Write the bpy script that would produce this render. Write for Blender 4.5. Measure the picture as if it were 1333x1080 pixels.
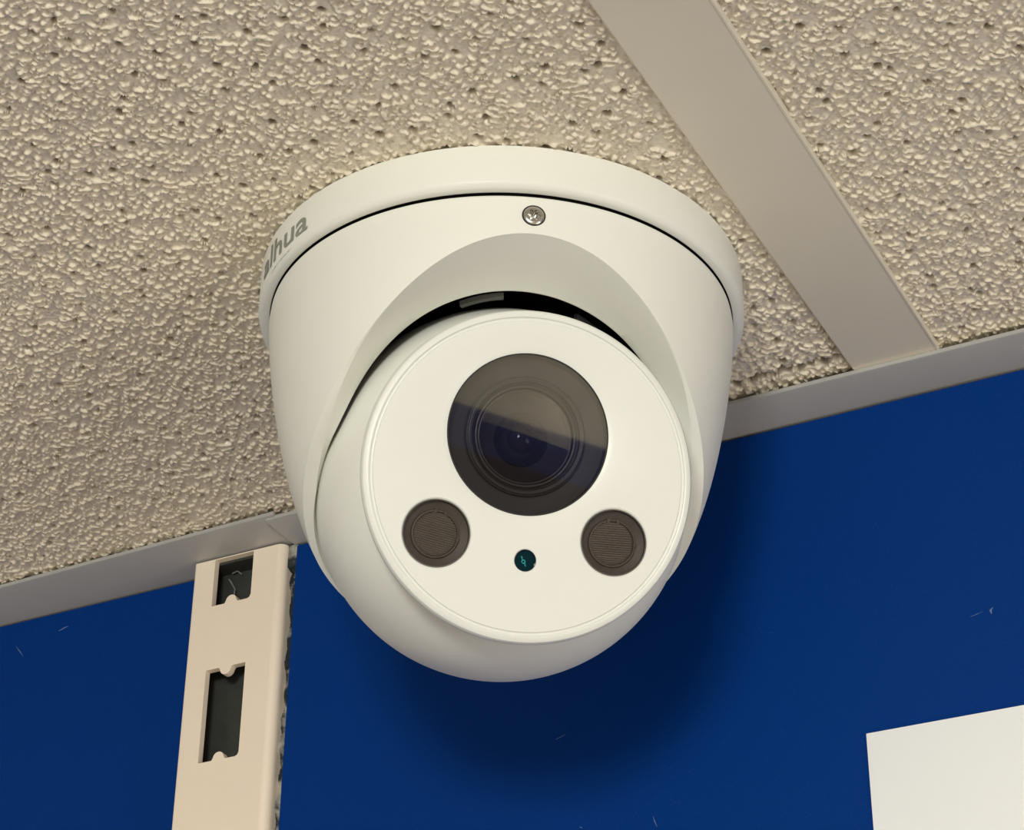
import bpy, bmesh, math, random
import numpy as np
from mathutils import Vector, Matrix

for o in list(bpy.data.objects):
    bpy.data.objects.remove(o, do_unlink=True)
SC = bpy.context.scene
COL = SC.collection
PI = math.pi

# ------------------------------------------------------------------ camera, world, lights, exposure
CEIL = 2.40                      # ceiling height
ZC = CEIL - 0.32363              # camera height
FPX = 2931.15                    # focal length in pixels of a 1333 px wide frame
cd = bpy.data.cameras.new('camera'); cam = bpy.data.objects.new('camera', cd); COL.objects.link(cam)
cd.sensor_fit = 'HORIZONTAL'; cd.sensor_width = 36.0; cd.lens = FPX / 1333 * 36.0
cd.clip_start = 0.01; cd.clip_end = 50
fw = Vector((-0.39653459, 0.75934716, 0.51589942)); rt = Vector((0.88893714, 0.4579362, 0.00923004))
up = Vector((0.22924021, -0.46226218, 0.85659944))
cam.matrix_world = Matrix(((rt.x, up.x, -fw.x, 0), (rt.y, up.y, -fw.y, 0), (rt.z, up.z, -fw.z, ZC), (0, 0, 0, 1)))
SC.camera = cam

wd = bpy.data.worlds.new('room_light'); SC.world = wd; wd.use_nodes = True
bgn = wd.node_tree.nodes['Background']
bgn.inputs['Color'].default_value = (1.0, 0.935, 0.82, 1); bgn.inputs['Strength'].default_value = 0.52


def area(name, loc, target, sx, sy, power, col):
    l = bpy.data.lights.new(name, 'AREA'); l.shape = 'RECTANGLE'; l.size = sx; l.size_y = sy
    l.energy = power; l.color = col
    o = bpy.data.objects.new(name, l); COL.objects.link(o); o.location = loc
    o.rotation_euler = (Vector(target) - Vector(loc)).to_track_quat('-Z', 'Y').to_euler()
    return o


area('near_lamp_light', (0.16, -0.75, CEIL - 0.19), (-0.2, 0.45, CEIL - 0.09), 0.24, 0.20, 7.6, (1.0, 0.99, 0.90))
area('side_fill_light', (2.45, -0.25, 1.25), (-0.2, 0.40, CEIL - 0.05), 1.1, 1.1, 22, (1.0, 0.94, 0.84))  # unseen fill light added to brighten the right-hand side
area('overhead_fill_light', (1.75, -1.50, CEIL - 0.03), (1.75, -1.50, 0.0), 1.2, 0.6, 30, (1.0, 0.95, 0.86))  # unseen light added to brighten the right wall and the floor

SC.view_settings.view_transform = 'Standard'; SC.view_settings.look = 'None'
SC.view_settings.exposure = 0.0; SC.view_settings.gamma = 1.0; SC.view_settings.use_curve_mapping = False


# ------------------------------------------------------------------ materials
def new_mat(name):
    m = bpy.data.materials.new(name); m.use_nodes = True
    return m, m.node_tree.nodes, m.node_tree.links, m.node_tree.nodes['Principled BSDF']


def mat(name, col, rough=0.5, metal=0.0, spec=0.5, grain=0.0, gscale=400.0, bump=0.0, bscale=900.0, coat=0.0):
    m, N, L, b = new_mat(name)
    b.inputs['Base Color'].default_value = (*col, 1); b.inputs['Roughness'].default_value = rough
    b.inputs['Metallic'].default_value = metal; b.inputs['Specular IOR Level'].default_value = spec
    b.inputs['Coat Weight'].default_value = coat
    tc = N.new('ShaderNodeTexCoord')
    if grain:
        nz = N.new('ShaderNodeTexNoise'); nz.inputs['Scale'].default_value = gscale; nz.inputs['Detail'].default_value = 3
        L.new(tc.outputs['Object'], nz.inputs['Vector'])
        mx = N.new('ShaderNodeMix'); mx.data_type = 'RGBA'
        mx.inputs['A'].default_value = (*[c * (1 - grain) for c in col], 1)
        mx.inputs['B'].default_value = (*[min(1, c * (1 + grain)) for c in col], 1)
        L.new(nz.outputs['Fac'], mx.inputs['Factor']); L.new(mx.outputs['Result'], b.inputs['Base Color'])
    if bump:
        nb = N.new('ShaderNodeTexNoise'); nb.inputs['Scale'].default_value = bscale; nb.inputs['Detail'].default_value = 2
        L.new(tc.outputs['Object'], nb.inputs['Vector'])
        bp = N.new('ShaderNodeBump'); bp.inputs['Strength'].default_value = bump; bp.inputs['Distance'].default_value = 0.0003
        L.new(nb.outputs['Fac'], bp.inputs['Height']); L.new(bp.outputs['Normal'], b.inputs['Normal'])
    return m


M_WHITE = mat('white_powder_coat', (0.81, 0.82, 0.765), 0.42, grain=0.012, gscale=150, bump=0.05, bscale=2500)
M_FACE = mat('white_face_plastic', (0.77, 0.782, 0.745), 0.38, grain=0.008, gscale=150)
M_BLACK = mat('black_plastic', (0.006, 0.006, 0.008), 0.5, grain=0.1)
M_DARK = mat('dark_grey_plastic', (0.02, 0.019, 0.019), 0.45, grain=0.1)
M_RING = mat('satin_lens_ring', (0.05, 0.048, 0.05), 0.3, grain=0.1)
M_ELEM = mat('coated_lens_element', (0.004, 0.004, 0.006), 0.04, spec=0.6, grain=0.05)
M_CLIP = mat('grey_clip_plastic', (0.10, 0.10, 0.09), 0.5, grain=0.1)
M_STEEL = mat('stainless_steel', (0.62, 0.60, 0.57), 0.24, metal=1.0, grain=0.05, gscale=900)
M_INK = mat('grey_print', (0.26, 0.27, 0.24), 0.6, grain=0.05)
M_TEAL = mat('teal_filter_glass', (0.003, 0.022, 0.03), 0.08, grain=0.05)
M_CYAN = mat('cyan_photodiode', (0.02, 0.40, 0.42), 0.3, grain=0.1)
M_GRID = mat('painted_steel_bar', (0.77, 0.715, 0.595), 0.35, grain=0.03, gscale=60, bump=0.03)
M_TRIM = mat('painted_wall_angle', (0.44, 0.437, 0.43), 0.38, grain=0.05, gscale=120, bump=0.05)
M_UPR = mat('cream_painted_upright', (0.86, 0.755, 0.625), 0.45, grain=0.03, gscale=80, bump=0.08, bscale=1500)
M_UPDARK = mat('dark_channel_back', (0.035, 0.038, 0.035), 0.6, grain=0.4, gscale=300)
M_PAPER = mat('white_card', (0.92, 0.94, 0.96), 0.6, grain=0.01, gscale=300)
M_BEIGE = mat('beige_wall_paint', (0.62, 0.56, 0.44), 0.7, grain=0.03, gscale=10)
M_NAVY = mat('navy_header', (0.02, 0.03, 0.12), 0.5, grain=0.05, gscale=10)
M_MAROON = mat('dark_display', (0.02, 0.01, 0.01), 0.6, grain=0.5, gscale=8)
M_FLOOR = mat('shop_floor_vinyl', (0.62, 0.52, 0.39), 0.5, grain=0.1, gscale=5)


def blue_mat():
    m, N, L, b = new_mat('blue_laminate')
    b.inputs['Roughness'].default_value = 0.5; b.inputs['Specular IOR Level'].default_value = 0.07
    tc = N.new('ShaderNodeTexCoord')
    n1 = N.new('ShaderNodeTexNoise'); n1.inputs['Scale'].default_value = 9; n1.inputs['Detail'].default_value = 3
    L.new(tc.outputs['Object'], n1.inputs['Vector'])
    mx = N.new('ShaderNodeMix'); mx.data_type = 'RGBA'
    mx.inputs['A'].default_value = (0.0, 0.029, 0.182, 1); mx.inputs['B'].default_value = (0.0, 0.034, 0.205, 1)
    L.new(n1.outputs['Fac'], mx.inputs['Factor'])
    # fine dust speckle worn into the laminate
    n2 = N.new('ShaderNodeTexNoise'); n2.inputs['Scale'].default_value = 1300; n2.inputs['Detail'].default_value = 1
    L.new(tc.outputs['Object'], n2.inputs['Vector'])
    cr = N.new('ShaderNodeValToRGB'); cr.color_ramp.elements[0].position = 0.60; cr.color_ramp.elements[1].position = 0.85
    L.new(n2.outputs['Fac'], cr.inputs['Fac'])
    mu = N.new('ShaderNodeMath'); mu.operation = 'MULTIPLY'; mu.inputs[1].default_value = 0.035
    L.new(cr.outputs['Color'], mu.inputs[0])
    m2 = N.new('ShaderNodeMix'); m2.data_type = 'RGBA'; m2.inputs['B'].default_value = (0.25, 0.32, 0.45, 1)
    L.new(mu.outputs['Value'], m2.inputs['Factor']); L.new(mx.outputs['Result'], m2.inputs['A'])
    L.new(m2.outputs['Result'], b.inputs['Base Color'])
    bp = N.new('ShaderNodeBump'); bp.inputs['Strength'].default_value = 0.05; bp.inputs['Distance'].default_value = 0.0002
    n3 = N.new('ShaderNodeTexNoise'); n3.inputs['Scale'].default_value = 700
    L.new(tc.outputs['Object'], n3.inputs['Vector'])
    L.new(n3.outputs['Fac'], bp.inputs['Height']); L.new(bp.outputs['Normal'], b.inputs['Normal'])
    return m


def tile_mat():
    m, N, L, b = new_mat('mineral_fibre_tile')
    b.inputs['Roughness'].default_value = 0.36; b.inputs['Specular IOR Level'].default_value = 0.7
    at = N.new('ShaderNodeAttribute'); at.attribute_name = 'pit'
    tc = N.new('ShaderNodeTexCoord')
    n1 = N.new('ShaderNodeTexNoise'); n1.inputs['Scale'].default_value = 22; n1.inputs['Detail'].default_value = 4
    L.new(tc.outputs['Object'], n1.inputs['Vector'])
    mx = N.new('ShaderNodeMix'); mx.data_type = 'RGBA'
    mx.inputs['A'].default_value = (0.82, 0.75, 0.605, 1); mx.inputs['B'].default_value = (0.88, 0.805, 0.655, 1)
    L.new(n1.outputs['Fac'], mx.inputs['Factor'])
    m2 = N.new('ShaderNodeMix'); m2.data_type = 'RGBA'; m2.inputs['B'].default_value = (0.02, 0.015, 0.012, 1)  # shade inside holes, crack and ragged edge painted near-black
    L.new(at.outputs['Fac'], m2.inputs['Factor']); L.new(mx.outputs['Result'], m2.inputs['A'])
    L.new(m2.outputs['Result'], b.inputs['Base Color'])
    nb = N.new('ShaderNodeTexNoise'); nb.inputs['Scale'].default_value = 620; nb.inputs['Detail'].default_value = 3
    L.new(tc.outputs['Object'], nb.inputs['Vector'])
    bp = N.new('ShaderNodeBump'); bp.inputs['Strength'].default_value = 0.25; bp.inputs['Distance'].default_value = 0.0004
    L.new(nb.outputs['Fac'], bp.inputs['Height']); L.new(bp.outputs['Normal'], b.inputs['Normal'])
    return m


def plain_tile_mat():
    """the same tile where the relief is carried by the material"""
    m = tile_mat(); m.name = 'mineral_fibre_tile_plain'
    N, L = m.node_tree.nodes, m.node_tree.links; b = N['Principled BSDF']
    tc = N.new('ShaderNodeTexCoord')
    n1 = N.new('ShaderNodeTexNoise'); n1.inputs['Scale'].default_value = 330; n1.inputs['Detail'].default_value = 2
    L.new(tc.outputs['Object'], n1.inputs['Vector'])
    mr = N.new('ShaderNodeMapRange'); mr.inputs['From Min'].default_value = 0.45; mr.inputs['From Max'].default_value = 0.72
    L.new(n1.outputs['Fac'], mr.inputs['Value'])
    vo = N.new('ShaderNodeTexVoronoi'); vo.voronoi_dimensions = '2D'; vo.inputs['Scale'].default_value = 100
    L.new(tc.outputs['Object'], vo.inputs['Vector'])
    lt = N.new('ShaderNodeMath'); lt.operation = 'LESS_THAN'; lt.inputs[1].default_value = 0.058
    L.new(vo.outputs['Distance'], lt.inputs[0])
    old = b.inputs['Base Color'].links[0].from_socket
    mx = N.new('ShaderNodeMix'); mx.data_type = 'RGBA'; mx.inputs['B'].default_value = (0.02, 0.015, 0.012, 1)  # pin holes lie flat, their inner shade is put into the colour
    L.new(old, mx.inputs['A']); L.new(lt.outputs['Value'], mx.inputs['Factor']); L.new(mx.outputs['Result'], b.inputs['Base Color'])
    bp = N.new('ShaderNodeBump'); bp.inputs['Strength'].default_value = 0.9; bp.inputs['Distance'].default_value = 0.0010; bp.invert = True
    L.new(mr.outputs['Result'], bp.inputs['Height'])
    nb = b.inputs['Normal'].links[0].from_socket
    L.new(nb, bp.inputs['Normal']); L.new(bp.outputs['Normal'], b.inputs['Normal'])
    return m


def glass_mat(name, tint, refl, rough=0.02):
    """smoked cover glass: a clear tinted sheet with a mirror-like coat"""
    m = bpy.data.materials.new(name); m.use_nodes = True
    N, L = m.node_tree.nodes, m.node_tree.links
    N.clear()
    out = N.new('ShaderNodeOutputMaterial'); mix = N.new('ShaderNodeMixShader')
    tr = N.new('ShaderNodeBsdfTransparent'); tr.inputs['Color'].default_value = (*tint, 1)
    gl = N.new('ShaderNodeBsdfGlossy'); gl.inputs['Roughness'].default_value = rough
    tc = N.new('ShaderNodeTexCoord'); nz = N.new('ShaderNodeTexNoise'); nz.inputs['Scale'].default_value = 90; nz.inputs['Detail'].default_value = 3
    L.new(tc.outputs['Object'], nz.inputs['Vector'])
    mr = N.new('ShaderNodeMapRange'); mr.inputs['To Min'].default_value = refl * 0.8; mr.inputs['To Max'].default_value = refl * 1.2
    L.new(nz.outputs['Fac'], mr.inputs['Value'])
    L.new(mr.outputs['Result'], mix.inputs['Fac'])
    L.new(tr.outputs['BSDF'], mix.inputs[1]); L.new(gl.outputs['BSDF'], mix.inputs[2]); L.new(mix.outputs['Shader'], out.inputs['Surface'])
    return m


def residue_mat():
    m, N, L, b = new_mat('filler_residue_and_gap_shade')
    b.inputs['Roughness'].default_value = 0.8
    tc = N.new('ShaderNodeTexCoord'); nz = N.new('ShaderNodeTexNoise'); nz.inputs['Scale'].default_value = 150; nz.inputs['Detail'].default_value = 4
    L.new(tc.outputs['Object'], nz.inputs['Vector'])
    cr = N.new('ShaderNodeValToRGB'); e = cr.color_ramp.elements
    e[0].position = 0.50; e[0].color = (0.015, 0.025, 0.03, 1); e[1].position = 0.62; e[1].color = (0.42, 0.40, 0.36, 1)  # near-black stands for the shaded gap, the pale part is residue
    L.new(nz.outputs['Fac'], cr.inputs['Fac']); L.new(cr.outputs['Color'], b.inputs['Base Color'])
    return m


M_BLUE = blue_mat(); M_TILE = tile_mat(); M_TILE2 = plain_tile_mat(); M_RESID = residue_mat()
M_GLASS = glass_mat('smoked_cover_glass', (0.78, 0.77, 0.78), 0.14)
M_ELEMGLASS = glass_mat('coated_front_element', (0.55, 0.52, 0.58), 0.13)
M_IRGLASS = glass_mat('smoked_lamp_glass', (0.75, 0.72, 0.70), 0.06, 0.08)
M_LOUVRE = mat('ribbed_lamp_lens', (0.50, 0.47, 0.44), 0.35, grain=0.15, gscale=500)
M_IRCUP = mat('lamp_cup', (0.11, 0.10, 0.09), 0.5, grain=0.15, gscale=200)
M_SCRATCH = mat('scuffed_laminate', (0.10, 0.15, 0.27), 0.6, grain=0.3, gscale=600)


# ------------------------------------------------------------------ mesh helpers
def link(name, me, material=None, parent=None, loc=None, kind=None, sharp=None):
    o = bpy.data.objects.new(name, me); COL.objects.link(o)
    if material is not None and not me.materials:
        me.materials.append(material)
    if parent: o.parent = parent
    if loc is not None: o.location = loc
    if kind: o['kind'] = kind
    if sharp is not None:
        me.polygons.foreach_set('use_smooth', [True] * len(me.polygons))
        me.set_sharp_from_angle(angle=math.radians(sharp))
    return o


def from_bm(name, bm, material=None, parent=None, loc=None, kind=None, sharp=None, fix=True):
    if fix: bmesh.ops.recalc_face_normals(bm, faces=bm.faces)
    me = bpy.data.meshes.new(name); bm.to_mesh(me); bm.free()
    return link(name, me, material, parent, loc, kind, sharp)


def empty(name, loc=(0, 0, 0), rz=0.0, kind=None):
    o = bpy.data.objects.new(name, None); COL.objects.link(o); o.location = loc; o.rotation_euler = (0, 0, rz)
    o.empty_display_size = 0.05
    if kind: o['kind'] = kind
    return o


def tag(o, label=None, cat=None, group=None):
    if label: o['label'] = label
    if cat: o['category'] = cat
    if group: o['group'] = group


def box(bm, a, b, bevel=0.0):
    vs = [bm.verts.new((x, y, z)) for x in (a[0], b[0]) for y in (a[1], b[1]) for z in (a[2], b[2])]
    fs = [(0, 1, 3, 2), (4, 6, 7, 5), (0, 4, 5, 1), (2, 3, 7, 6), (0, 2, 6, 4), (1, 5, 7, 3)]
    F = [bm.faces.new([vs[i] for i in f]) for f in fs]
    if bevel:
        es = set(e for f in F for e in f.edges)
        bmesh.ops.bevel(bm, geom=list(es), offset=bevel, segments=2, affect='EDGES', profile=0.5)


def lathe(bm, prof, n=96, M=None, cap0=False, cap1=False):
    """prof: (r, h) pairs around the local z axis; M maps local -> object space"""
    M = M or Matrix.Identity(4)
    rings = []
    for r, h in prof:
        rings.append([bm.verts.new(M @ Vector((r * math.cos(2 * PI * i / n), r * math.sin(2 * PI * i / n), h))) for i in range(n)])
    for a, b in zip(rings[:-1], rings[1:]):
        for i in range(n):
            bm.faces.new((a[i], a[(i + 1) % n], b[(i + 1) % n], b[i]))
    if cap0: bm.faces.new(rings[0])
    if cap1: bm.faces.new(rings[-1])
    return rings


def plate(bm, outline, holes, M, depth, back=True):
    """flat plate with holes in the local xy plane (front at z=0, body towards -z)"""
    loops = [outline] + holes
    front = []
    edges = []
    for lp in loops:
        vs = [bm.verts.new(M @ Vector((x, y, 0))) for x, y in lp]
        front.append(vs)
        for i in range(len(vs)):
            edges.append(bm.edges.new((vs[i], vs[(i + 1) % len(vs)])))
    bmesh.ops.triangle_fill(bm, use_beauty=True, use_dissolve=False, edges=edges)
    for lp, vs in zip(loops, front):
        bk = [bm.verts.new(M @ Vector((x, y, -depth))) for x, y in lp]
        for i in range(len(vs)):
            j = (i + 1) % len(vs)
            bm.faces.new((vs[i], vs[j], bk[j], bk[i]))


# ------------------------------------------------------------------ ceiling: mineral fibre tiles and grid bar
X1, X2 = -0.1551, -0.1310        # the two edges of the grid bar
YW = 0.50912                     # front of the right-hand blue panel
YL = 0.5164                      # front of the left-hand blue panel
YT = 0.4934                      # room-side edge of the wall angle
ceiling = empty('ceiling', (0, 0, CEIL), kind='structure')


def band_noise(rng, ny, nx, step, wl, width, ax=1.0):
    fx = np.fft.fftfreq(nx, step)[None, :]; fy = np.fft.fftfreq(ny, step)[:, None]
    fu = fx * 0.89 + fy * 0.46; fv = fy * 0.89 - fx * 0.46      # lumps drawn out along the rolling direction of the sheet
    k = np.sqrt((fu * ax) ** 2 + (fv * 0.88) ** 2)
    k0 = 1.0 / wl
    flt = np.exp(-((k - k0) / (width * k0)) ** 2)
    F = np.fft.fft2(rng.standard_normal((ny, nx))) * flt
    z = np.real(np.fft.ifft2(F))
    return z / z.std()


def tile_mesh(name, x0, x1, y0, y1, step, seed, outer, ragged=None, crack=None):
    """rough tile face, lumps hang down from z = 0; outer = the whole tile's x0,x1,y0,y1"""
    rng = np.random.default_rng(seed)
    nx = int(round((x1 - x0) / step)) + 1; ny = int(round((y1 - y0) / step)) + 1
    xs = np.linspace(x0, x1, nx); ys = np.linspace(y0, y1, ny)
    a = band_noise(rng, ny, nx, step, 0.0022, 0.80, 1.75)
    b = band_noise(rng, ny, nx, step, 0.0012, 0.60, 1.5)
    c = band_noise(rng, ny, nx, step, 0.012, 0.6)
    t = np.clip((a + 0.35 * c + 0.42 * b - 0.05) / 1.9, 0, 1)
    hgt = 0.00100 * t * (1.6 - 0.6 * t) + 0.00004 * b + 0.00002
    X, Y = np.meshgrid(xs, ys)
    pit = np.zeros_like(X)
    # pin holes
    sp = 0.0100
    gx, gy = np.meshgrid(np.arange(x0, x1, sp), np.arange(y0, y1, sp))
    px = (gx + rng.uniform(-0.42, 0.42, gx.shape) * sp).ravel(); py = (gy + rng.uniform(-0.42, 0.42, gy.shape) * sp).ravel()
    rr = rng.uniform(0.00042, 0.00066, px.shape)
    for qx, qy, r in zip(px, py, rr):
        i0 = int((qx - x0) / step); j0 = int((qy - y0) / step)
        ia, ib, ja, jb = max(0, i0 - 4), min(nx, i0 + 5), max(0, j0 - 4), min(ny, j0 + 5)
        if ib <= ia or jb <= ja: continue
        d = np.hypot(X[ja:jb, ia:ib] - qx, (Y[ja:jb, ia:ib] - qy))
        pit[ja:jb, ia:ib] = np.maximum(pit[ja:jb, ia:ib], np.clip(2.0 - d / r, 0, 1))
    n1 = band_noise(rng, 1, nx, step, 0.006, 0.9)[0] + 0.6 * band_noise(rng, 1, nx, step, 0.002, 0.6)[0]
    m1 = band_noise(rng, 1, ny, step, 0.005, 0.9)[0] + 0.6 * band_noise(rng, 1, ny, step, 0.002, 0.6)[0]
    if crack is not None:
        yc = crack + 0.00035 * n1[None, :]
        on = np.clip((X - (-0.30)) / 0.02, 0, 1)
        wdt = 0.00070 * np.clip(1.0 + 0.5 * np.roll(n1, 37)[None, :], 0.25, 2) * on
        dc = Y - yc
        hgt = hgt * (1 - on * np.clip(1 - np.abs(dc + 0.0010) / 0.0016, 0, 1))
        pit = np.maximum(pit, np.clip(1.8 - np.abs(Y - yc) / np.maximum(wdt, 1e-6), 0, 1) * (wdt > 0.0001))
        ye = YT + 0.0050 - 0.0006 * np.clip(np.roll(n1, 101)[None, :], 0, 2)
        pit = np.maximum(pit, np.clip((Y - ye) / step, 0, 1))
    if ragged is not None:
        ex = ragged - 0.0011 * np.clip(m1 + 0.3, 0, 2)[:, None] * np.clip((Y - 0.455) / 0.02, 0, 1)
        pit = np.maximum(pit, np.clip((X - ex) / step, 0, 1) * (Y > 0.45))
    Z = -hgt * (1 - pit) + pit * 0.0035
    co = np.stack([X, Y, Z], -1).reshape(-1, 3)
    idx = np.arange(nx * ny).reshape(ny, nx)
    q = np.stack([idx[:-1, :-1], idx[1:, :-1], idx[1:, 1:], idx[:-1, 1:]], -1).reshape(-1, 4)
    # the rest of the tile, one ring of quads round the detailed field
    ox0, ox1, oy0, oy1 = outer
    base = nx * ny
    ext = [(ox0, oy0, 0), (ox1, oy0, 0), (ox1, oy1, 0), (ox0, oy1, 0), (x0, y0, 0), (x1, y0, 0), (x1, y1, 0), (x0, y1, 0)]
    co = np.concatenate([co, np.array(ext)])
    qq = []
    for i in range(4):
        j = (i + 1) % 4
        p = np.array(ext)[[i, j, 4 + j, 4 + i]]
        ar = abs(np.cross(p[1, :2] - p[0, :2], p[3, :2] - p[0, :2])) + abs(np.cross(p[1, :2] - p[2, :2], p[3, :2] - p[2, :2]))
        if ar > 1e-7: qq.append([base + i, base + 4 + i, base + 4 + j, base + j])
    if qq: q = np.concatenate([q, np.array(qq)])
    me = bpy.data.meshes.new(name)
    me.vertices.add(len(co)); me.vertices.foreach_set('co', co.astype(np.float32).ravel())
    me.loops.add(q.size); me.loops.foreach_set('vertex_index', q.astype(np.int32).ravel())
    me.polygons.add(len(q)); me.polygons.foreach_set('loop_start', np.arange(0, q.size, 4, dtype=np.int32))
    me.polygons.foreach_set('use_smooth', np.ones(len(q), dtype=bool))
    mi = np.zeros(len(q), dtype=np.int32); mi[len(q) - len(qq):] = 1
    me.materials.append(M_TILE); me.materials.append(M_TILE2)
    me.polygons.foreach_set('material_index', mi)
    me.update(calc_edges=True); me.validate()
    at = me.attributes.new('pit', 'FLOAT', 'POINT')
    at.data.foreach_set('value', np.concatenate([pit.ravel(), np.zeros(8)]).astype(np.float32))
    return me


t1 = link('ceiling_tile', tile_mesh('ceiling_tile', -0.560, X1 + 0.001, 0.205, 0.5135, 0.00037, 3, (X1 + 0.001 - 0.6, X1 + 0.001, -0.086, 0.5135),
          ragged=X1 - 0.0004, crack=0.4882), M_TILE, ceiling)
t2 = link('ceiling_tile', tile_mesh('ceiling_tile', X2 - 0.001, 0.060, 0.260, 0.5080, 0.00037, 8, (X2 - 0.001, X2 + 0.6, -0.092, 0.5080), crack=None), M_TILE, ceiling)
# neighbouring tiles outside the frame, plain faces carrying the same relief in the material
for (a, b, c, d) in [(X1 - 0.6, X1, -0.70, -0.090), (X2, X2 + 0.6, -0.70, -0.095), (X1 - 1.22, X1 - 0.605, -0.70, -0.090), (X1 - 1.22, X1 - 0.605, -0.085, 0.512)]:
    bm = bmesh.new(); box(bm, (a, c, 0), (b, d, 0.012)); from_bm('ceiling_tile', bm, M_TILE2, ceiling)


def profile_extrude(bm, pts, axis, a, b):
    """extrude a closed 2-D profile along x ('x': pts are y,z) or y ('y': pts are x,z)"""
    f = (lambda t, p: (t, p[0], p[1])) if axis == 'x' else (lambda t, p: (p[0], t, p[1]))
    A = [bm.verts.new(f(a, p)) for p in pts]; B = [bm.verts.new(f(b, p)) for p in pts]
    for i in range(len(pts)):
        j = (i + 1) % len(pts); bm.faces.new((A[i], A[j], B[j], B[i]))
    bm.faces.new(A); bm.faces.new(B)


bm = bmesh.new()
g0, g1 = -0.0020, -0.0003
profile_extrude(bm, [(X1, g1), (X1, g0 + 0.0005), (X1 + 0.0005, g0), (X2 - 0.0008, g0), (X2 - 0.0006, g0 - 0.0002), (X2 - 0.0002, g0 - 0.0002), (X2, g0 + 0.0003), (X2, g1)], 'y', -3.0, 0.4995)
xm = (X1 + X2) / 2
box(bm, (xm - 0.0015, -3.0, g1), (xm + 0.0015, 0.4995, 0.030))
from_bm('grid_bar', bm, M_GRID, ceiling, sharp=35)
for a_, b_ in [((X1 - 0.615, -0.70), (X1 - 0.591, 0.4995)), ((X2 + 0.589, -0.70), (X2 + 0.613, 0.4995)), ((X1 - 1.22, -0.100), (X1 - 0.6155, -0.076)), ((X1 - 0.5905, -0.100), (X1 - 0.0002, -0.076)), ((X2 + 0.0002, -0.105), (X2 + 0.5885, -0.081))]:
    bm = bmesh.new(); box(bm, (a_[0], a_[1], -0.0020), (b_[0], b_[1], -0.0004), 0.0003); from_bm('grid_bar', bm, M_GRID, ceiling)

# ------------------------------------------------------------------ wall angles
def wall_angle(name, x0, x1, yf, yb, ztop, drop=0.0):
    zt = CEIL - 0.0020 - drop; zb = CEIL - 0.0036 - drop
    bm = bmesh.new()
    pts = [(yf, zt), (yf - 0.0003, zt - 0.0003), (yf - 0.0004, zb + 0.0002), (yf + 0.0002, zb), (yb, zb), (yb, ztop), (yb - 0.0008, ztop), (yb - 0.0008, zt - 0.0006), (yf + 0.0006, zt - 0.0006), (yf + 0.0006, zt)]
    profile_extrude(bm, pts, 'x', x0, x1)
    return from_bm(name, bm, M_TRIM, None, kind='structure', sharp=35)


tr2 = wall_angle('trim_2', -0.3405, 2.6, YT, 0.5150, CEIL + 0.02, 0.0)
tr1 = wall_angle('trim_1', -1.4, -0.3370, YT - 0.0012, 0.5178, CEIL + 0.02, 0.0)
tr1.data.transform(Matrix.Translation((-0.337, YT, 0)) @ Matrix.Rotation(math.radians(-1.6), 4, 'Z') @ Matrix.Translation((0.337, -YT, 0)))
tr1.location.z = 0.0007

# ------------------------------------------------------------------ back wall: blue panels
wall_back = empty('wall_back', (0, 0, 0), kind='structure')
UXL, UXR = -0.3752, -0.3426
bm = bmesh.new(); box(bm, (-1.6, YL, 0.0), (UXL + 0.004, YL + 0.012, CEIL - 0.0036)); pl = from_bm('wall_panel', bm, M_BLUE, wall_back)
bm = bmesh.new(); box(bm, (-0.3393, YW, 0.0), (2.6, YW + 0.012, CEIL - 0.0044), 0.0003); pr = from_bm('wall_panel', bm, M_BLUE, wall_back)
bm = bmesh.new(); box(bm, (-1.6, YL + 0.012, 0.0), (2.6, YL + 0.06, CEIL + 0.06)); from_bm('wall_core', bm, M_UPDARK, wall_back)


def scuff(pts, w):
    bm = bmesh.new(); v0 = []; v1 = []; vm = []
    for i, (x, y, z) in enumerate(pts):
        k = w * math.sin(PI * (i + 0.35) / (len(pts) - 0.3))
        a = pts[min(i + 1, len(pts) - 1)]; b = pts[max(i - 1, 0)]
        dx, dz = a[0] - b[0], a[2] - b[2]; l = math.hypot(dx, dz)
        v0.append(bm.verts.new((x - dz / l * k, y + 0.00005, z + dx / l * k))); v1.append(bm.verts.new((x + dz / l * k, y + 0.00005, z - dx / l * k)))
        vm.append(bm.verts.new((x, y - 0.00006, z)))
    for i in range(len(pts) - 1):
        bm.faces.new((v0[i], v0[i + 1], vm[i + 1], vm[i])); bm.faces.new((vm[i], vm[i + 1], v1[i + 1], v1[i]))
    return bm


def wpt(x, z, y=YW): return (x, y - 0.00002, ZC + z)


for pts, w in [([wpt(-0.1285, .2525), wpt(-0.1292, .2518), wpt(-0.1290, .2508)], 0.0004), ([wpt(-0.1345, .2512), wpt(-0.133, .2515), wpt(-0.1312, .2519)], 0.00012),
               ([wpt(-0.2232, .2128), wpt(-0.2228, .2112), wpt(-0.2222, .2098)], 0.00022), ([wpt(-0.2515, .2395), wpt(-0.250, .2399), wpt(-0.2485, .2404)], 0.00012),
               ([wpt(-0.2445, .2135), wpt(-0.2440, .2132), wpt(-0.2436, .2130)], 0.00018),
               ([wpt(-0.4505, .3115, YL), wpt(-0.4487, .3094, YL), wpt(-0.447, .3072, YL)], 0.00022), ([wpt(-0.4336, .3135, YL), wpt(-0.4318, .3141, YL), wpt(-0.430, .3144, YL)], 0.0003)]:
    from_bm('scuff_mark', scuff(pts, w), M_SCRATCH, wall_back)

# ------------------------------------------------------------------ slotted upright between the panels
YU = 0.5072
upr = empty('shelf_upright', (-0.359, YU, 0))
tag(upr, 'cream slotted steel shelf upright between the blue panels at left', 'shelf upright')
UT = CEIL - 0.0036; UB = 0.0
th = 0.0022


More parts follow.
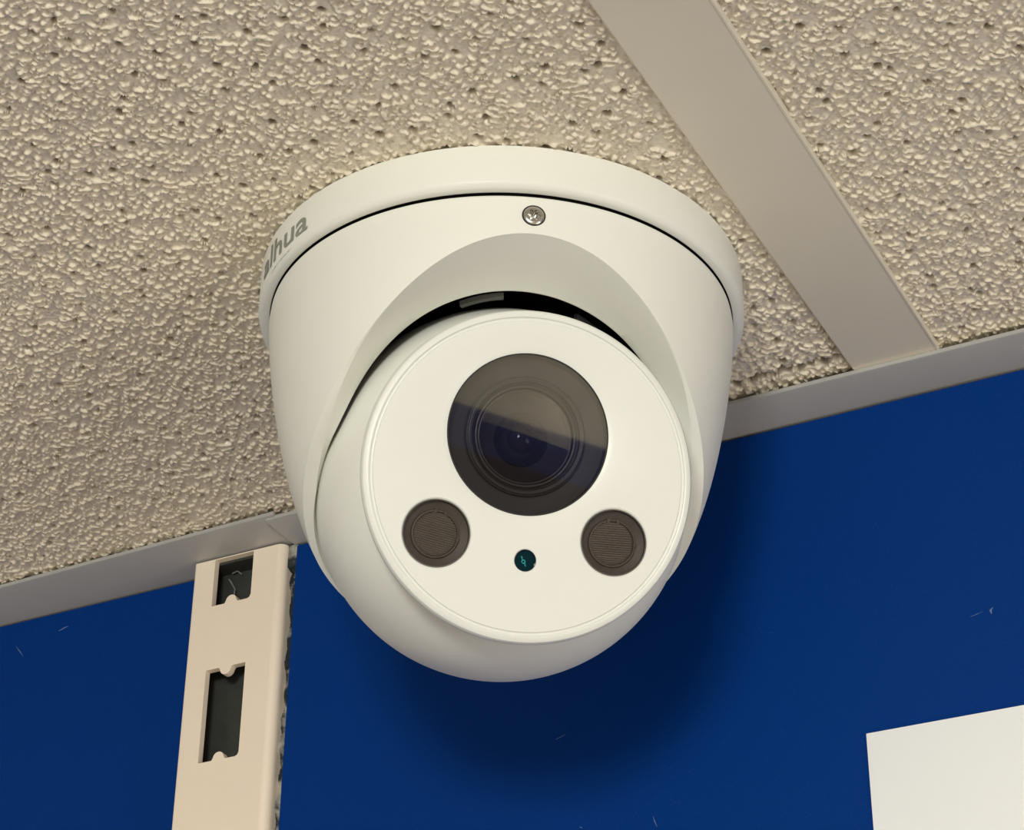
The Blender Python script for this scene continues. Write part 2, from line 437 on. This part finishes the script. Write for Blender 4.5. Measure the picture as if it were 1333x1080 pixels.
def slot(zc, half=0.0149, tall=True):
    x0, x1 = -0.3677, -0.3536; xc = (x0 + x1) / 2; r = 0.0019
    pts = []
    z0, z1 = zc - half, zc + half
    pts += [(x0, z0)]
    pts += [(xc - 1.25 * r, z0)] + [(xc - r * math.cos(t), z0 + 0.0006 + r * math.sin(t)) for t in np.linspace(0.1, PI - 0.1, 9)] + [(xc + 1.25 * r, z0)]
    pts += [(x1 - 0.0012, z0), (x1 - 0.0004, z0 + 0.0004), (x1, z0 + 0.0014)]
    pts += [(x1, z1)]
    pts += [(xc + 1.25 * r, z1)] + [(xc + r * math.cos(t), z1 - 0.0006 - r * math.sin(t)) for t in np.linspace(0.1, PI - 0.1, 9)] + [(xc - 1.25 * r, z1)]
    pts += [(x0, z1)]
    return pts


holes = []
zc0 = ZC + 0.26755
k = 0
while zc0 - 0.0532 * k > 1.10:
    holes.append(slot(zc0 - 0.0532 * k)); k += 1
top = slot(zc0 + 0.0512)
top = [(x, min(z, UT - 0.0001)) for x, z in top if z < UT + 0.003]
# the topmost slot runs up behind the wall angle: close it just under the top edge
bot = [p for p in top if p[1] < ZC + 0.31]
top_hole = bot + [(-0.3536, UT - 0.0003), (-0.3677, UT - 0.0003)]
holes.append(top_hole)
bm = bmesh.new()
MF = Matrix(((1, 0, 0, 0.359), (0, 0, -1, 0), (0, 1, 0, 0), (0, 0, 0, 1)))     # plate xy -> world xz, normal to -y (object origin at the upright)
RR = 0.0024
xr = UXR - RR
plate(bm, [(UXL + 0.0006, UB), (xr, UB), (xr, UT), (UXL + 0.0006, UT)], holes, MF, th)
# rounded right edge, side return, and sharper left return
arc = [(xr + RR * math.sin(t), RR - RR * math.cos(t)) for t in np.linspace(0, PI / 2, 7)] + [(UXR, 0.0095)]
for seq in (arc, [(UXL + 0.0006, 0), (UXL + 0.00018, 0.00018), (UXL, 0.0006), (UXL, 0.009)]):
    A = [bm.verts.new((x + 0.359, y, UB)) for x, y in seq]; B = [bm.verts.new((x + 0.359, y, UT)) for x, y in seq]
    for i in range(len(seq) - 1): bm.faces.new((A[i], A[i + 1], B[i + 1], B[i]))
bmesh.ops.remove_doubles(bm, verts=bm.verts, dist=0.00001)
from_bm('front_channel', bm, M_UPR, upr, sharp=40)
bm = bmesh.new(); box(bm, (UXL + 0.0003 + 0.359, 0.0088, UB), (UXR - 0.0002 + 0.359, 0.0092, UT))
box(bm, (UXL + 0.0006 + 0.359, th, UT - 0.0012), (UXR - 0.0006 + 0.359, 0.0088, UT - 0.0002))  # dark cap added so the top slot reads as shaded inside
from_bm('channel_back', bm, M_UPDARK, upr)
# filler residue in the open joint right of the channel, gap shade painted in
rng = random.Random(5)
bm = bmesh.new(); rows = []
nz_ = 220
for i in range(nz_ + 1):
    z = UT - 0.20 + (0.20) * i / nz_
    row = []
    for j in range(5):
        x = UXR + 0.359 - 0.0003 + 0.0040 * j / 4
        dpt = 0.0050 + 0.0006 * math.sin(z * 700 + j * 1.3) + 0.0008 * math.sin(z * 260 + j * 2.1) + 0.0005 * rng.random()
        if z > UT - 0.008: dpt = 0.0025
        row.append(bm.verts.new((x, dpt, z)))
    rows.append(row)
for a, b in zip(rows[:-1], rows[1:]):
    for j in range(4): bm.faces.new((a[j], a[j + 1], b[j + 1], b[j]))
from_bm('joint_filler_and_shade', bm, M_RESID, upr, sharp=60)
# a thread of old tape caught in the topmost slot and one in the next
def tube(bm, pts, r, n=6):
    rings = []
    for i, p in enumerate(pts):
        p = Vector(p); t = (Vector(pts[min(i + 1, len(pts) - 1)]) - Vector(pts[max(i - 1, 0)])).normalized()
        a = t.orthogonal().normalized(); b = t.cross(a)
        rings.append([bm.verts.new(p + r * (math.cos(2 * PI * k / n) * a + math.sin(2 * PI * k / n) * b)) for k in range(n)])
    for A, B in zip(rings[:-1], rings[1:]):
        for k in range(n): bm.faces.new((A[k], A[(k + 1) % n], B[(k + 1) % n], B[k]))
    bm.faces.new(rings[0]); bm.faces.new(rings[-1])


M_TAPE = mat('old_tape', (0.20, 0.21, 0.20), 0.4, grain=0.3, gscale=900)
bm = bmesh.new()
tube(bm, [(-0.3675 + .359, 0.0078, ZC + .3165), (-0.3662 + .359, 0.0072, ZC + .3150), (-0.3648 + .359, 0.0075, ZC + .3125), (-0.3653 + .359, 0.0078, ZC + .3085)], 0.0003)
tube(bm, [(-0.3665 + .359, 0.0080, ZC + .3185), (-0.3645 + .359, 0.0078, ZC + .3188), (-0.3630 + .359, 0.0080, ZC + .3175)], 0.0003)
from_bm('tape_scrap', bm, M_TAPE, upr, sharp=60)
bm = bmesh.new()
tube(bm, [(-0.3548 + .359, 0.0080, ZC + .272), (-0.3552 + .359, 0.0078, ZC + .268), (-0.3547 + .359, 0.0080, ZC + .264), (-0.3556 + .359, 0.0078, ZC + .259), (-0.3566 + .359, 0.008, ZC + .256)], 0.0006)
from_bm('tape_scrap', bm, M_TAPE, upr, sharp=60)

# ------------------------------------------------------------------ white card on the right-hand panel
bm = bmesh.new(); box(bm, (0, -0.0006, -0.148), (0.210, 0, 0), 0.00015)
card = from_bm('notice_card', bm, M_PAPER, None, (-0.1640, YW - 0.00005, ZC + 0.2247), sharp=30)
tag(card, 'blank white card on the blue panel at the lower right', 'card')

# ------------------------------------------------------------------ the security camera
AZ = 0.61
TX, TY = -0.22299, 0.42067
turret = empty('security_camera', (TX, TY, CEIL), AZ)
tag(turret, 'white turret security camera mounted on the textured ceiling', 'security camera')
mm = 0.001

# mounting ring
bm = bmesh.new()
lathe(bm, [(60.6 * mm, -0.65 * mm), (61.1 * mm, -0.8 * mm), (61.1 * mm, -11.0 * mm), (61.0 * mm, -11.3 * mm), (60.1 * mm, -12.1 * mm), (59.6 * mm, -12.25 * mm), (58.3 * mm, -12.25 * mm), (58.1 * mm, -11.5 * mm), (58.0 * mm, -9 * mm)], 180, cap0=True)
ring = from_bm('mounting_ring', bm, M_WHITE, turret, sharp=50)
# black core standing in for the shade in the seam and above the ring
bm = bmesh.new(); lathe(bm, [(58.4 * mm, -0.1 * mm), (58.4 * mm, -0.6 * mm), (57.9 * mm, -8 * mm), (56.4 * mm, -12.4 * mm), (56.6 * mm, -15 * mm)], 128)
from_bm('seam_shade_core', bm, M_BLACK, turret, sharp=50)


def text_mesh(txt, size):
    cu = bpy.data.curves.new('lettering', 'FONT'); cu.body = txt; cu.size = size
    cu.resolution_u = 4; cu.offset = 0.012
    o = bpy.data.objects.new('lettering', cu); COL.objects.link(o)
    dg = bpy.context.evaluated_depsgraph_get()
    me = bpy.data.meshes.new_from_object(o.evaluated_get(dg))
    bpy.data.objects.remove(o, do_unlink=True)
    return me


def ring_text(txt, height, width, az_right, zbase, rfun, bold):
    me = text_mesh(txt, 1.0)
    bm = bmesh.new(); bm.from_mesh(me); bpy.data.meshes.remove(me)
    xs = [v.co.x for v in bm.verts]; ys = [v.co.y for v in bm.verts]
    x0, x1, y1 = min(xs), max(xs), max(ys)
    # cut long edges so the print can follow the curve
    bmesh.ops.subdivide_edges(bm, edges=[e for e in bm.edges if e.calc_length() > 0.15], cuts=2)
    for v in bm.verts:
        u = (v.co.x - x1) / (x1 - x0) * width; w = max(0, v.co.y) / y1 * height
        r = rfun(zbase + w) + 0.00006
        a = az_right + u / 0.061
        v.co = (r * math.sin(a), -r * math.cos(a), zbase + w)
    from_bm('lettering', bm, M_INK, ring)


ring_text('alhua', 6.6 * mm, 25.5 * mm, math.radians(-56.4), -10.0 * mm, lambda z: 0.0612, True)
ring_text('TECHNOLOGY', 0.9 * mm, 12.5 * mm, math.radians(-63), -11.6 * mm, lambda z: 0.0612 if z > -0.0105 else 0.06085, False)

# bell-shaped housing with an oblique opening
zk = [13.0, 25.0, 37.5, 50.0, 62.5, 75.0, 82.5, 87.5]; rk = [58.3, 57.4, 55.6, 52.9, 49.3, 43.9, 39.6, 36.2]
pf = np.polyfit(zk, rk, 5)
rbell = lambda z: float(np.polyval(pf, z))            # mm, z downwards positive
gk = np.polyfit([-45, -30, -15, -6, 3, 11, 19, 26, 38, 45.5, 52, 57.3], [82, 79.5, 75, 71.5, 69, 65, 59, 55.5, 46, 38, 30, 23.6], 5)


def zcut(A):
    lo, hi = 15.0, 86.0
    f = lambda z: z - float(np.polyval(gk, rbell(z) * math.cos(A)))
    for _ in range(50):
        m_ = 0.5 * (lo + hi)
        if f(m_) > 0: hi = m_
        else: lo = m_
    return 0.5 * (lo + hi)


RB, ZB = 45.05, 59.27
# lip of the ball opening: (azimuth, z, radius) before it is set back into the shell
ia = np.radians([0, 9, 18, 27, 35, 42, 54, 61]); iz = [34.5, 35.1, 36.9, 39.9, 43.8, 47.6, 55.6, 60.6]; ir = [52.9, 52.8, 52.4, 52.0, 51.2, 50.4, 48.4, 46.9]


NA, NZ = 360, 26
AZS = [-PI + 2 * PI * (i + 0.5) / NA for i in range(NA)]
ZO = np.array([zcut(A) for A in AZS]); RO = np.array([rbell(z) for z in ZO])
tab = []
for a in np.radians(np.arange(0, 61.5, 3)):
    z = np.interp(a, ia, iz); r = np.interp(a, ia, ir)
    t = 18.0 * max(0.0, math.cos(min(PI / 2, a * 1.40)))
    x = r * math.sin(a); y = r * math.cos(a) - 0.86 * t
    tab.append((math.atan2(x, y), z - 0.50 * t, math.hypot(x, y)))
ta, tz, tr_ = (np.array(v) for v in zip(*tab))
lipz, lipr, rimw = [], [], []
for A, zo, ro in zip(AZS, ZO, RO):
    a = abs(A)
    if a < ta[-1]:
        lipz.append(np.interp(a, ta, tz)); lipr.append(np.interp(a, ta, tr_))
    else:
        zi = zo - 0.8; rb_ = math.sqrt(max(1.0, RB ** 2 - (zi - ZB) ** 2)) + 0.12
        k = min(1.0, (a - ta[-1]) / math.radians(14))
        lipz.append((1 - k) * tz[-1] + k * zi); lipr.append((1 - k) * tr_[-1] + k * min(rb_, ro - 0.35))
    k = min(1.0, max(0.0, (a - math.radians(33)) / math.radians(38))); rimw.append(3.1 * k * k * (3 - 2 * k))
def smooth(v, sg):
    v = np.array(v); k = np.exp(-0.5 * (np.arange(-16, 17) / sg) ** 2); k /= k.sum()
    return np.convolve(np.concatenate([v[-16:], v, v[:16]]), k, 'valid')
lipz, lipr, rimw = smooth(lipz, 4.5), smooth(lipr, 4.5), smooth(rimw, 4.5)


bm = bmesh.new(); grid = []; chs = []; inn = []
for i in range(NA):
    A = AZS[i]
    ze = ZO[i]; col = []
    # small rolled start at the seam
    rs = rbell(13.0)
    col.append(bm.verts.new(Vector((( rs - 0.9) * math.sin(A), -(rs - 0.9) * math.cos(A), -13.5)) * mm))
    for j in range(NZ + 1):
        z = 13.0 + (ze - 13.0) * j / NZ
        r = rbell(z) - (0.25 if j == 0 else 0)
        col.append(bm.verts.new(Vector((r * math.sin(A), -r * math.cos(A), -z)) * mm))
    O = col[-1].co.copy(); I = Vector((lipr[i] * math.sin(A), -lipr[i] * math.cos(A), -lipz[i])) * mm
    # the flat rim at the sides, then the chamfer
    rw = max(0.03, min(rimw[i], RO[i] - lipr[i] - 0.05))
    R_in = Vector(((RO[i] - rw) * math.sin(A), -(RO[i] - rw) * math.cos(A), -(ZO[i] + 0.10 * rw))) * mm
    ch = [bm.verts.new(O.lerp(R_in, 0.5)), bm.verts.new(R_in)] + [bm.verts.new(R_in.lerp(I, t)) for t in (0.03, 0.25, 0.5, 0.75, 0.97)]
    n_in = Vector((-math.sin(A) * 0.5, math.cos(A) * 0.5, 1.2)) * mm
    ch.append(bm.verts.new(I + n_in * 0.4)); ch.append(bm.verts.new(I + n_in * 1.6))
    grid.append(col + ch); inn.append((A, I + n_in * 1.6))
for i in range(NA):
    a, b = grid[i], grid[(i + 1) % NA]
    for j in range(len(a) - 1):
        # open bore for the screw
        if j < NZ and all(math.hypot(v.co.x, v.co.z + 18.2 * mm) < 2.6 * mm and v.co.y < 0 for v in (a[j], b[j], b[j + 1], a[j + 1])): continue
        bm.faces.new((a[j], b[j], b[j + 1], a[j + 1]))
housing = from_bm('housing', bm, M_WHITE, turret, sharp=28)
# black inner shell seen through the gap above the ball
bm = bmesh.new(); cols = []
for A, I in inn:
    r0 = math.hypot(I.x, I.y)
    zt = 15 * mm; r1 = 33 * mm
    c = [bm.verts.new(I)]
    for t in (0.33, 0.66, 1.0):
        r = r0 + (r1 - r0) * t; z = -I.z + (zt + I.z * 0 - (-I.z)) * t
        c.append(bm.verts.new((r * math.sin(A), -r * math.cos(A), -z)))
    c.append(bm.verts.new((30 * mm * math.sin(A), -30 * mm * math.cos(A), -13.2 * mm)))
    cols.append(c)
for i in range(NA):
    a, b = cols[i], cols[(i + 1) % NA]
    for j in range(len(a) - 1): bm.faces.new((a[j], b[j], b[j + 1], a[j + 1]))
bm.faces.new([c[-1] for c in cols])
from_bm('inner_shell', bm, M_BLACK, turret, sharp=50)

# grub screw on the housing front
def frame_at(A, z_mm, r_mm, tilt=0.0):
    """matrix whose z axis points out of the housing at azimuth A (turret space)"""
    n = Vector((math.sin(A) * math.cos(tilt), -math.cos(A) * math.cos(tilt), -math.sin(tilt)))
    x = Vector((math.cos(A), math.sin(A), 0)); y = n.cross(x)
    p = Vector((r_mm * math.sin(A), -r_mm * math.cos(A), -z_mm)) * mm
    return Matrix(((x.x, y.x, n.x, p.x), (x.y, y.y, n.y, p.y), (x.z, y.z, n.z, p.z), (0, 0, 0, 1)))


MS = frame_at(0.0, 18.2, rbell(18.2), math.radians(4))
bm = bmesh.new()
lathe(bm, [(2.75 * mm, -0.3 * mm), (2.75 * mm, 0.06 * mm), (2.42 * mm, 0.06 * mm), (2.4 * mm, -0.5 * mm)], 48, MS)
sc_gap = from_bm('screw_gap_shade', bm, M_DARK, housing, sharp=40)  # dark ring standing in for the shaded gap round the screw head
bm = bmesh.new()
n = 72
def star(t): return (1.28 + 0.24 * math.cos(6 * t)) * mm
rings = []
for prof in [lambda t: (2.4 * mm, -0.3 * mm), lambda t: (2.38 * mm, 0.12 * mm), lambda t: (2.1 * mm, 0.34 * mm), lambda t: (1.75 * mm, 0.40 * mm), lambda t: (star(t) + 0.08 * mm, 0.40 * mm), lambda t: (star(t), 0.30 * mm), lambda t: (star(t) * 0.97, -1.5 * mm), lambda t: (0.75 * mm, -1.9 * mm)]:
    rings.append([bm.verts.new(MS @ Vector((prof(t)[0] * math.cos(t), prof(t)[0] * math.sin(t), prof(t)[1]))) for t in [2 * PI * i / n for i in range(n)]])
for a, b in zip(rings[:-1], rings[1:]):
    for i in range(n): bm.faces.new((a[i], a[(i + 1) % n], b[(i + 1) % n], b[i]))
bm.faces.new(rings[-1])
scr = from_bm('screw', bm, M_STEEL, housing, sharp=35)
scr['label'] = 'steel screw with a star-shaped socket'

# ball, aimed a little off the housing's own front
BAZ = 0.6847 - AZ + 0.0; BEL = 0.3673
bc = Vector((0.45, 0.0, -ZB)) * mm
nv = Vector((math.sin(BAZ) * math.cos(BEL), -math.cos(BAZ) * math.cos(BEL), -math.sin(BEL)))
ex = Vector((0, 0, 1)).cross(nv).normalized(); ey = nv.cross(ex)


def face_frame(x=0.0, y=0.0, d=34.6):
    p = bc + (ex * x + ey * y + nv * d) * mm
    return Matrix(((ex.x, ey.x, nv.x, p.x), (ex.y, ey.y, nv.y, p.y), (ex.z, ey.z, nv.z, p.z), (0, 0, 0, 1)))


F0 = face_frame(d=0)
bm = bmesh.new()
dmax = 25.9
t0 = math.acos(dmax / RB)
prof = [(RB * math.sin(t) * mm, RB * math.cos(t) * mm) for t in np.linspace(t0, PI - 0.02, 60)]
lathe(bm, prof, 180, F0, cap1=True)
ball = from_bm('eyeball', bm, M_WHITE, turret, sharp=30)

# faceplate: rim, groove, plane with round openings
RF = 38.4
lens_c = (-0.9, 9.35); ir_l = (-19.95, -15.45); ir_r = (20.85, -13.3); sen_c = (0.75, -19.5)
def circle(c, r, n): return [((c[0] + r * math.cos(2 * PI * i / n)) * mm, (c[1] + r * math.sin(2 * PI * i / n)) * mm) for i in range(n)]


bm = bmesh.new()
lathe(bm, [(37.2 * mm, 22.0 * mm), (37.35 * mm, 32.0 * mm), (37.5 * mm, 32.2 * mm), ((RF - 0.15) * mm, 32.3 * mm), (RF * mm, 32.9 * mm), ((RF - 0.1) * mm, 33.6 * mm), ((RF - 0.5) * mm, 34.25 * mm), ((RF - 1.1) * mm, 34.6 * mm), (36.8 * mm, 34.68 * mm), (36.55 * mm, 34.6 * mm), (36.4 * mm, 34.25 * mm), (36.1 * mm, 34.1 * mm), (35.8 * mm, 34.2 * mm), (35.65 * mm, 34.55 * mm), (35.6 * mm, 34.6 * mm)], 180, F0)
FP = face_frame()
outl = circle((0, 0), 35.6, 180)
holes_ = [circle(lens_c, 19.9, 128), circle(ir_l, 8.1, 64), circle(ir_r, 8.05, 64), circle(sen_c, 2.7, 40)]
loops = [outl] + holes_; edges = []; lv = []
for lp in loops:
    vs = [bm.verts.new(FP @ Vector((x, y, 0))) for x, y in lp]; lv.append(vs)
    for i in range(len(vs)): edges.append(bm.edges.new((vs[i], vs[(i + 1) % len(vs)])))
bmesh.ops.triangle_fill(bm, use_beauty=True, edges=edges)
for (c, r0, r1, dz), vs in zip([(lens_c, 19.9, 18.75, 0.45), (ir_l, 8.1, 7.78, 0.25), (ir_r, 8.05, 7.7, 0.25), (sen_c, 2.7, 2.52, 0.15)], lv[1:]):
    n = len(vs); prev = vs
    for rr_, dd in ((r1, -dz), (r1 - 0.02, -dz - 1.1)):
        cur = [bm.verts.new(FP @ Vector((x, y, dd * mm))) for x, y in circle(c, rr_, n)]
        for i in range(n): bm.faces.new((prev[i], prev[(i + 1) % n], cur[(i + 1) % n], cur[i]))
        prev = cur
bmesh.ops.remove_doubles(bm, verts=bm.verts, dist=0.000002)
from_bm('faceplate', bm, M_FACE, turret, sharp=25)

# lens behind its smoked window
FL = face_frame(*lens_c)
bm = bmesh.new()
lathe(bm, [(18.74 * mm, -1.0 * mm), (18.6 * mm, -1.2 * mm), (18.3 * mm, -3.6 * mm), (13.9 * mm, -4.0 * mm), (13.9 * mm, -3.2 * mm), (13.3 * mm, -2.9 * mm), (12.7 * mm, -3.0 * mm), (12.5 * mm, -3.8 * mm), (11.9 * mm, -4.2 * mm), (11.4 * mm, -6.5 * mm), (10.9 * mm, -9.0 * mm), (2 * mm, -9.5 * mm)], 128, FL, cap1=True)
lens = from_bm('lens', bm, M_DARK, turret, sharp=35)
for (r, w, h, d) in [(13.25, 0.22, 0.25, -2.85), (11.55, 0.28, 0.3, -3.9), (10.75, 0.25, 0.25, -4.4)]:
    bm = bmesh.new()
    lathe(bm, [((r + w * math.cos(t)) * mm, (d + h * math.sin(t)) * mm) for t in np.linspace(-0.3, PI + 0.3, 9)], 128, FL)
    from_bm('lens_ring', bm, M_RING, lens, sharp=60)
bm = bmesh.new()
R_ = 160.0
lathe(bm, [(R_ * math.sin(t) * mm, (-4.4 - R_ * (1 - math.cos(t)) + 0.6) * mm) for t in np.linspace(math.asin(10.8 / R_), 0.004, 16)], 96, FL, cap1=True)
from_bm('front_element', bm, M_ELEMGLASS, lens, sharp=60)
for r_, rc, d0 in ((7.2, 9.0, -6.6), (3.6, 4.6, -5.6)):
    bm = bmesh.new()
    lathe(bm, [(rc * math.sin(t) * mm, (d0 - rc * (1 - math.cos(t))) * mm) for t in np.linspace(math.asin(r_ / rc), 0.01, 14)], 64, FL, cap1=True)
    from_bm('inner_element', bm, M_ELEM, lens, sharp=60)
bm = bmesh.new(); lathe(bm, [(18.72 * mm, -1.2 * mm), (18.72 * mm, -0.55 * mm)], 128, FL, cap0=False, cap1=True)
from_bm('lens_window', bm, M_GLASS, lens)
# black ring round the window
bm = bmesh.new(); lathe(bm, [(18.76 * mm, -0.45 * mm), (18.76 * mm, -0.40 * mm), (18.45 * mm, -0.40 * mm), (18.4 * mm, -0.9 * mm)], 128, FL)
from_bm('window_edge_ring', bm, M_BLACK, lens, sharp=40)

# two infrared lamps: cup, ribbed lens, smoked cover
def ir_lamp(c, rad, rot, off):
    FI = face_frame(*c) @ Matrix.Rotation(rot, 4, 'Z')
    bm = bmesh.new()
    lathe(bm, [(rad * mm, -0.2 * mm), ((rad - 0.25) * mm, -0.22 * mm), ((rad - 0.3) * mm, -1.6 * mm), (5.6 * mm, -2.2 * mm), (5.45 * mm, -1.7 * mm), (5.05 * mm, -1.65 * mm), (4.95 * mm, -2.2 * mm), (0.5 * mm, -2.3 * mm)], 64, FI, cap1=True)
    lamp = from_bm('infrared_lamp', bm, M_IRCUP, turret, sharp=35)
    # ribs: saw-tooth bars clipped to a disc
    bm = bmesh.new(); nr = 19; R0 = 4.9
    for i in range(nr):
        y0 = -R0 + 2 * R0 * i / nr; y1 = y0 + 2 * R0 / nr * 0.66; ym = 0.5 * (y0 + y1)
        hx = math.sqrt(max(0.05, R0 ** 2 - ym ** 2))
        P = [(-hx, y0, -2.15), (hx, y0, -2.15), (hx, ym, -1.45), (-hx, ym, -1.45), (hx, y1, -2.15), (-hx, y1, -2.15)]
        v = [bm.verts.new(FI @ (Vector((p[0] + off[0], p[1] + off[1], p[2])) * mm)) for p in P]
        bm.faces.new((v[0], v[1], v[2], v[3])); bm.faces.new((v[3], v[2], v[4], v[5])); bm.faces.new((v[0], v[3], v[5])); bm.faces.new((v[1], v[4], v[2]))
    from_bm('ribbed_lens', bm, M_LOUVRE, lamp)
    # two small locating notches on the retaining ring
    bm = bmesh.new()
    for t in (PI / 2 - 0.22, PI / 2 + 0.22, 0.0):
        x, y = 5.2 * math.cos(t), 5.2 * math.sin(t)
        vs0 = len(bm.verts)
        box(bm, ((x - 0.3) * mm, (y - 0.45) * mm, -2.2 * mm), ((x + 0.3) * mm, (y + 0.45) * mm, -1.45 * mm))
        bm.verts.ensure_lookup_table()
        for v in bm.verts[vs0:]: v.co = FI @ v.co
    from_bm('retaining_notch', bm, M_IRCUP, lamp)
    bm = bmesh.new(); lathe(bm, [((rad - 0.28) * mm, -0.9 * mm), ((rad - 0.28) * mm, -0.45 * mm)], 64, FI, cap1=True)
    from_bm('lamp_window', bm, M_IRGLASS, lamp)
    return lamp


l1 = ir_lamp(ir_l, 7.75, math.radians(-9), (0, 0)); l1['label'] = 'left dark infrared lamp window'
l2 = ir_lamp(ir_r, 7.67, math.radians(2), (-0.3, 0)); l2['label'] = 'right dark infrared lamp window with fine ribs'

# light sensor
FS = face_frame(*sen_c)
bm = bmesh.new(); lathe(bm, [(2.5 * mm, -0.1 * mm), (2.4 * mm, -0.12 * mm), (2.3 * mm, -0.7 * mm)], 40, FS, cap1=True)
sen = from_bm('light_sensor', bm, M_TEAL, turret, sharp=35); sen['label'] = 'small teal light sensor'
bm = bmesh.new()
S = lambda x, y: FS @ (Vector((x, y, -0.62)) * mm)
tube(bm, [S(-0.9, 0.95), S(-0.65, 0.6), S(-0.75, 0.35), S(-0.5, 0.2)], 0.00013)
tube(bm, [S(-0.3 + 0.38 * math.cos(t), -0.25 + 0.38 * math.sin(t)) for t in np.linspace(0.6, 2 * PI + 0.6, 14)], 0.00013)
tube(bm, [S(-0.05, -0.55), S(0.15, -0.8), S(0.1, -1.1), S(0.35, -1.25)], 0.00013)
from_bm('photodiode', bm, M_CYAN, sen, sharp=60)

# retaining clips seen in the gap over the ball
for A, w_, nm, dz_, cm in ((-0.26, 0.15, 'retaining_clip', 0.0, M_CLIP), (0.55, 0.13, 'retaining_clip', 0.6, M_DARK)):
    bm = bmesh.new(); P = []
    for a in np.linspace(A - w_, A + w_, 8):
        for (r, z) in ((35.0, 25.4), (35.2, 24.2), (33.5, 23.4), (33.3, 25.0)):
            P.append(bm.verts.new(Vector((r * math.sin(a), -r * math.cos(a), -(z + dz_) - 22 * (1 - math.cos(a)))) * mm))
    for i in range(7):
        for j in range(4):
            a0 = P[i * 4 + j]; a1 = P[i * 4 + (j + 1) % 4]; b0 = P[i * 4 + 4 + j]; b1 = P[i * 4 + 4 + (j + 1) % 4]
            bm.faces.new((a0, a1, b1, b0))
    bm.faces.new(P[:4]); bm.faces.new(P[-4:])
    from_bm(nm, bm, cm, turret, sharp=40)

# ------------------------------------------------------------------ the rest of the shop that the lens glass mirrors
wall_right = empty('wall_right', (2.6, 0, 0), kind='structure')
bm = bmesh.new(); box(bm, (0, -3.2, 0), (0.05, 0.58, CEIL + 0.05)); from_bm('wall_plaster', bm, M_BEIGE, wall_right)
bm = bmesh.new(); box(bm, (-0.02, -3.2, 1.58), (0, 0.5, 1.66), 0.003); from_bm('wall_panel', bm, M_NAVY, wall_right)
bm = bmesh.new(); box(bm, (-0.02, -3.2, 0.9), (0, -1.35, 1.58), 0.003); from_bm('wall_panel', bm, M_MAROON, wall_right)
floor = None
bm = bmesh.new(); box(bm, (-1.6, -3.2, -0.05), (2.65, 0.58, 0.0)); fl = from_bm('floor', bm, M_FLOOR, None, kind='structure')
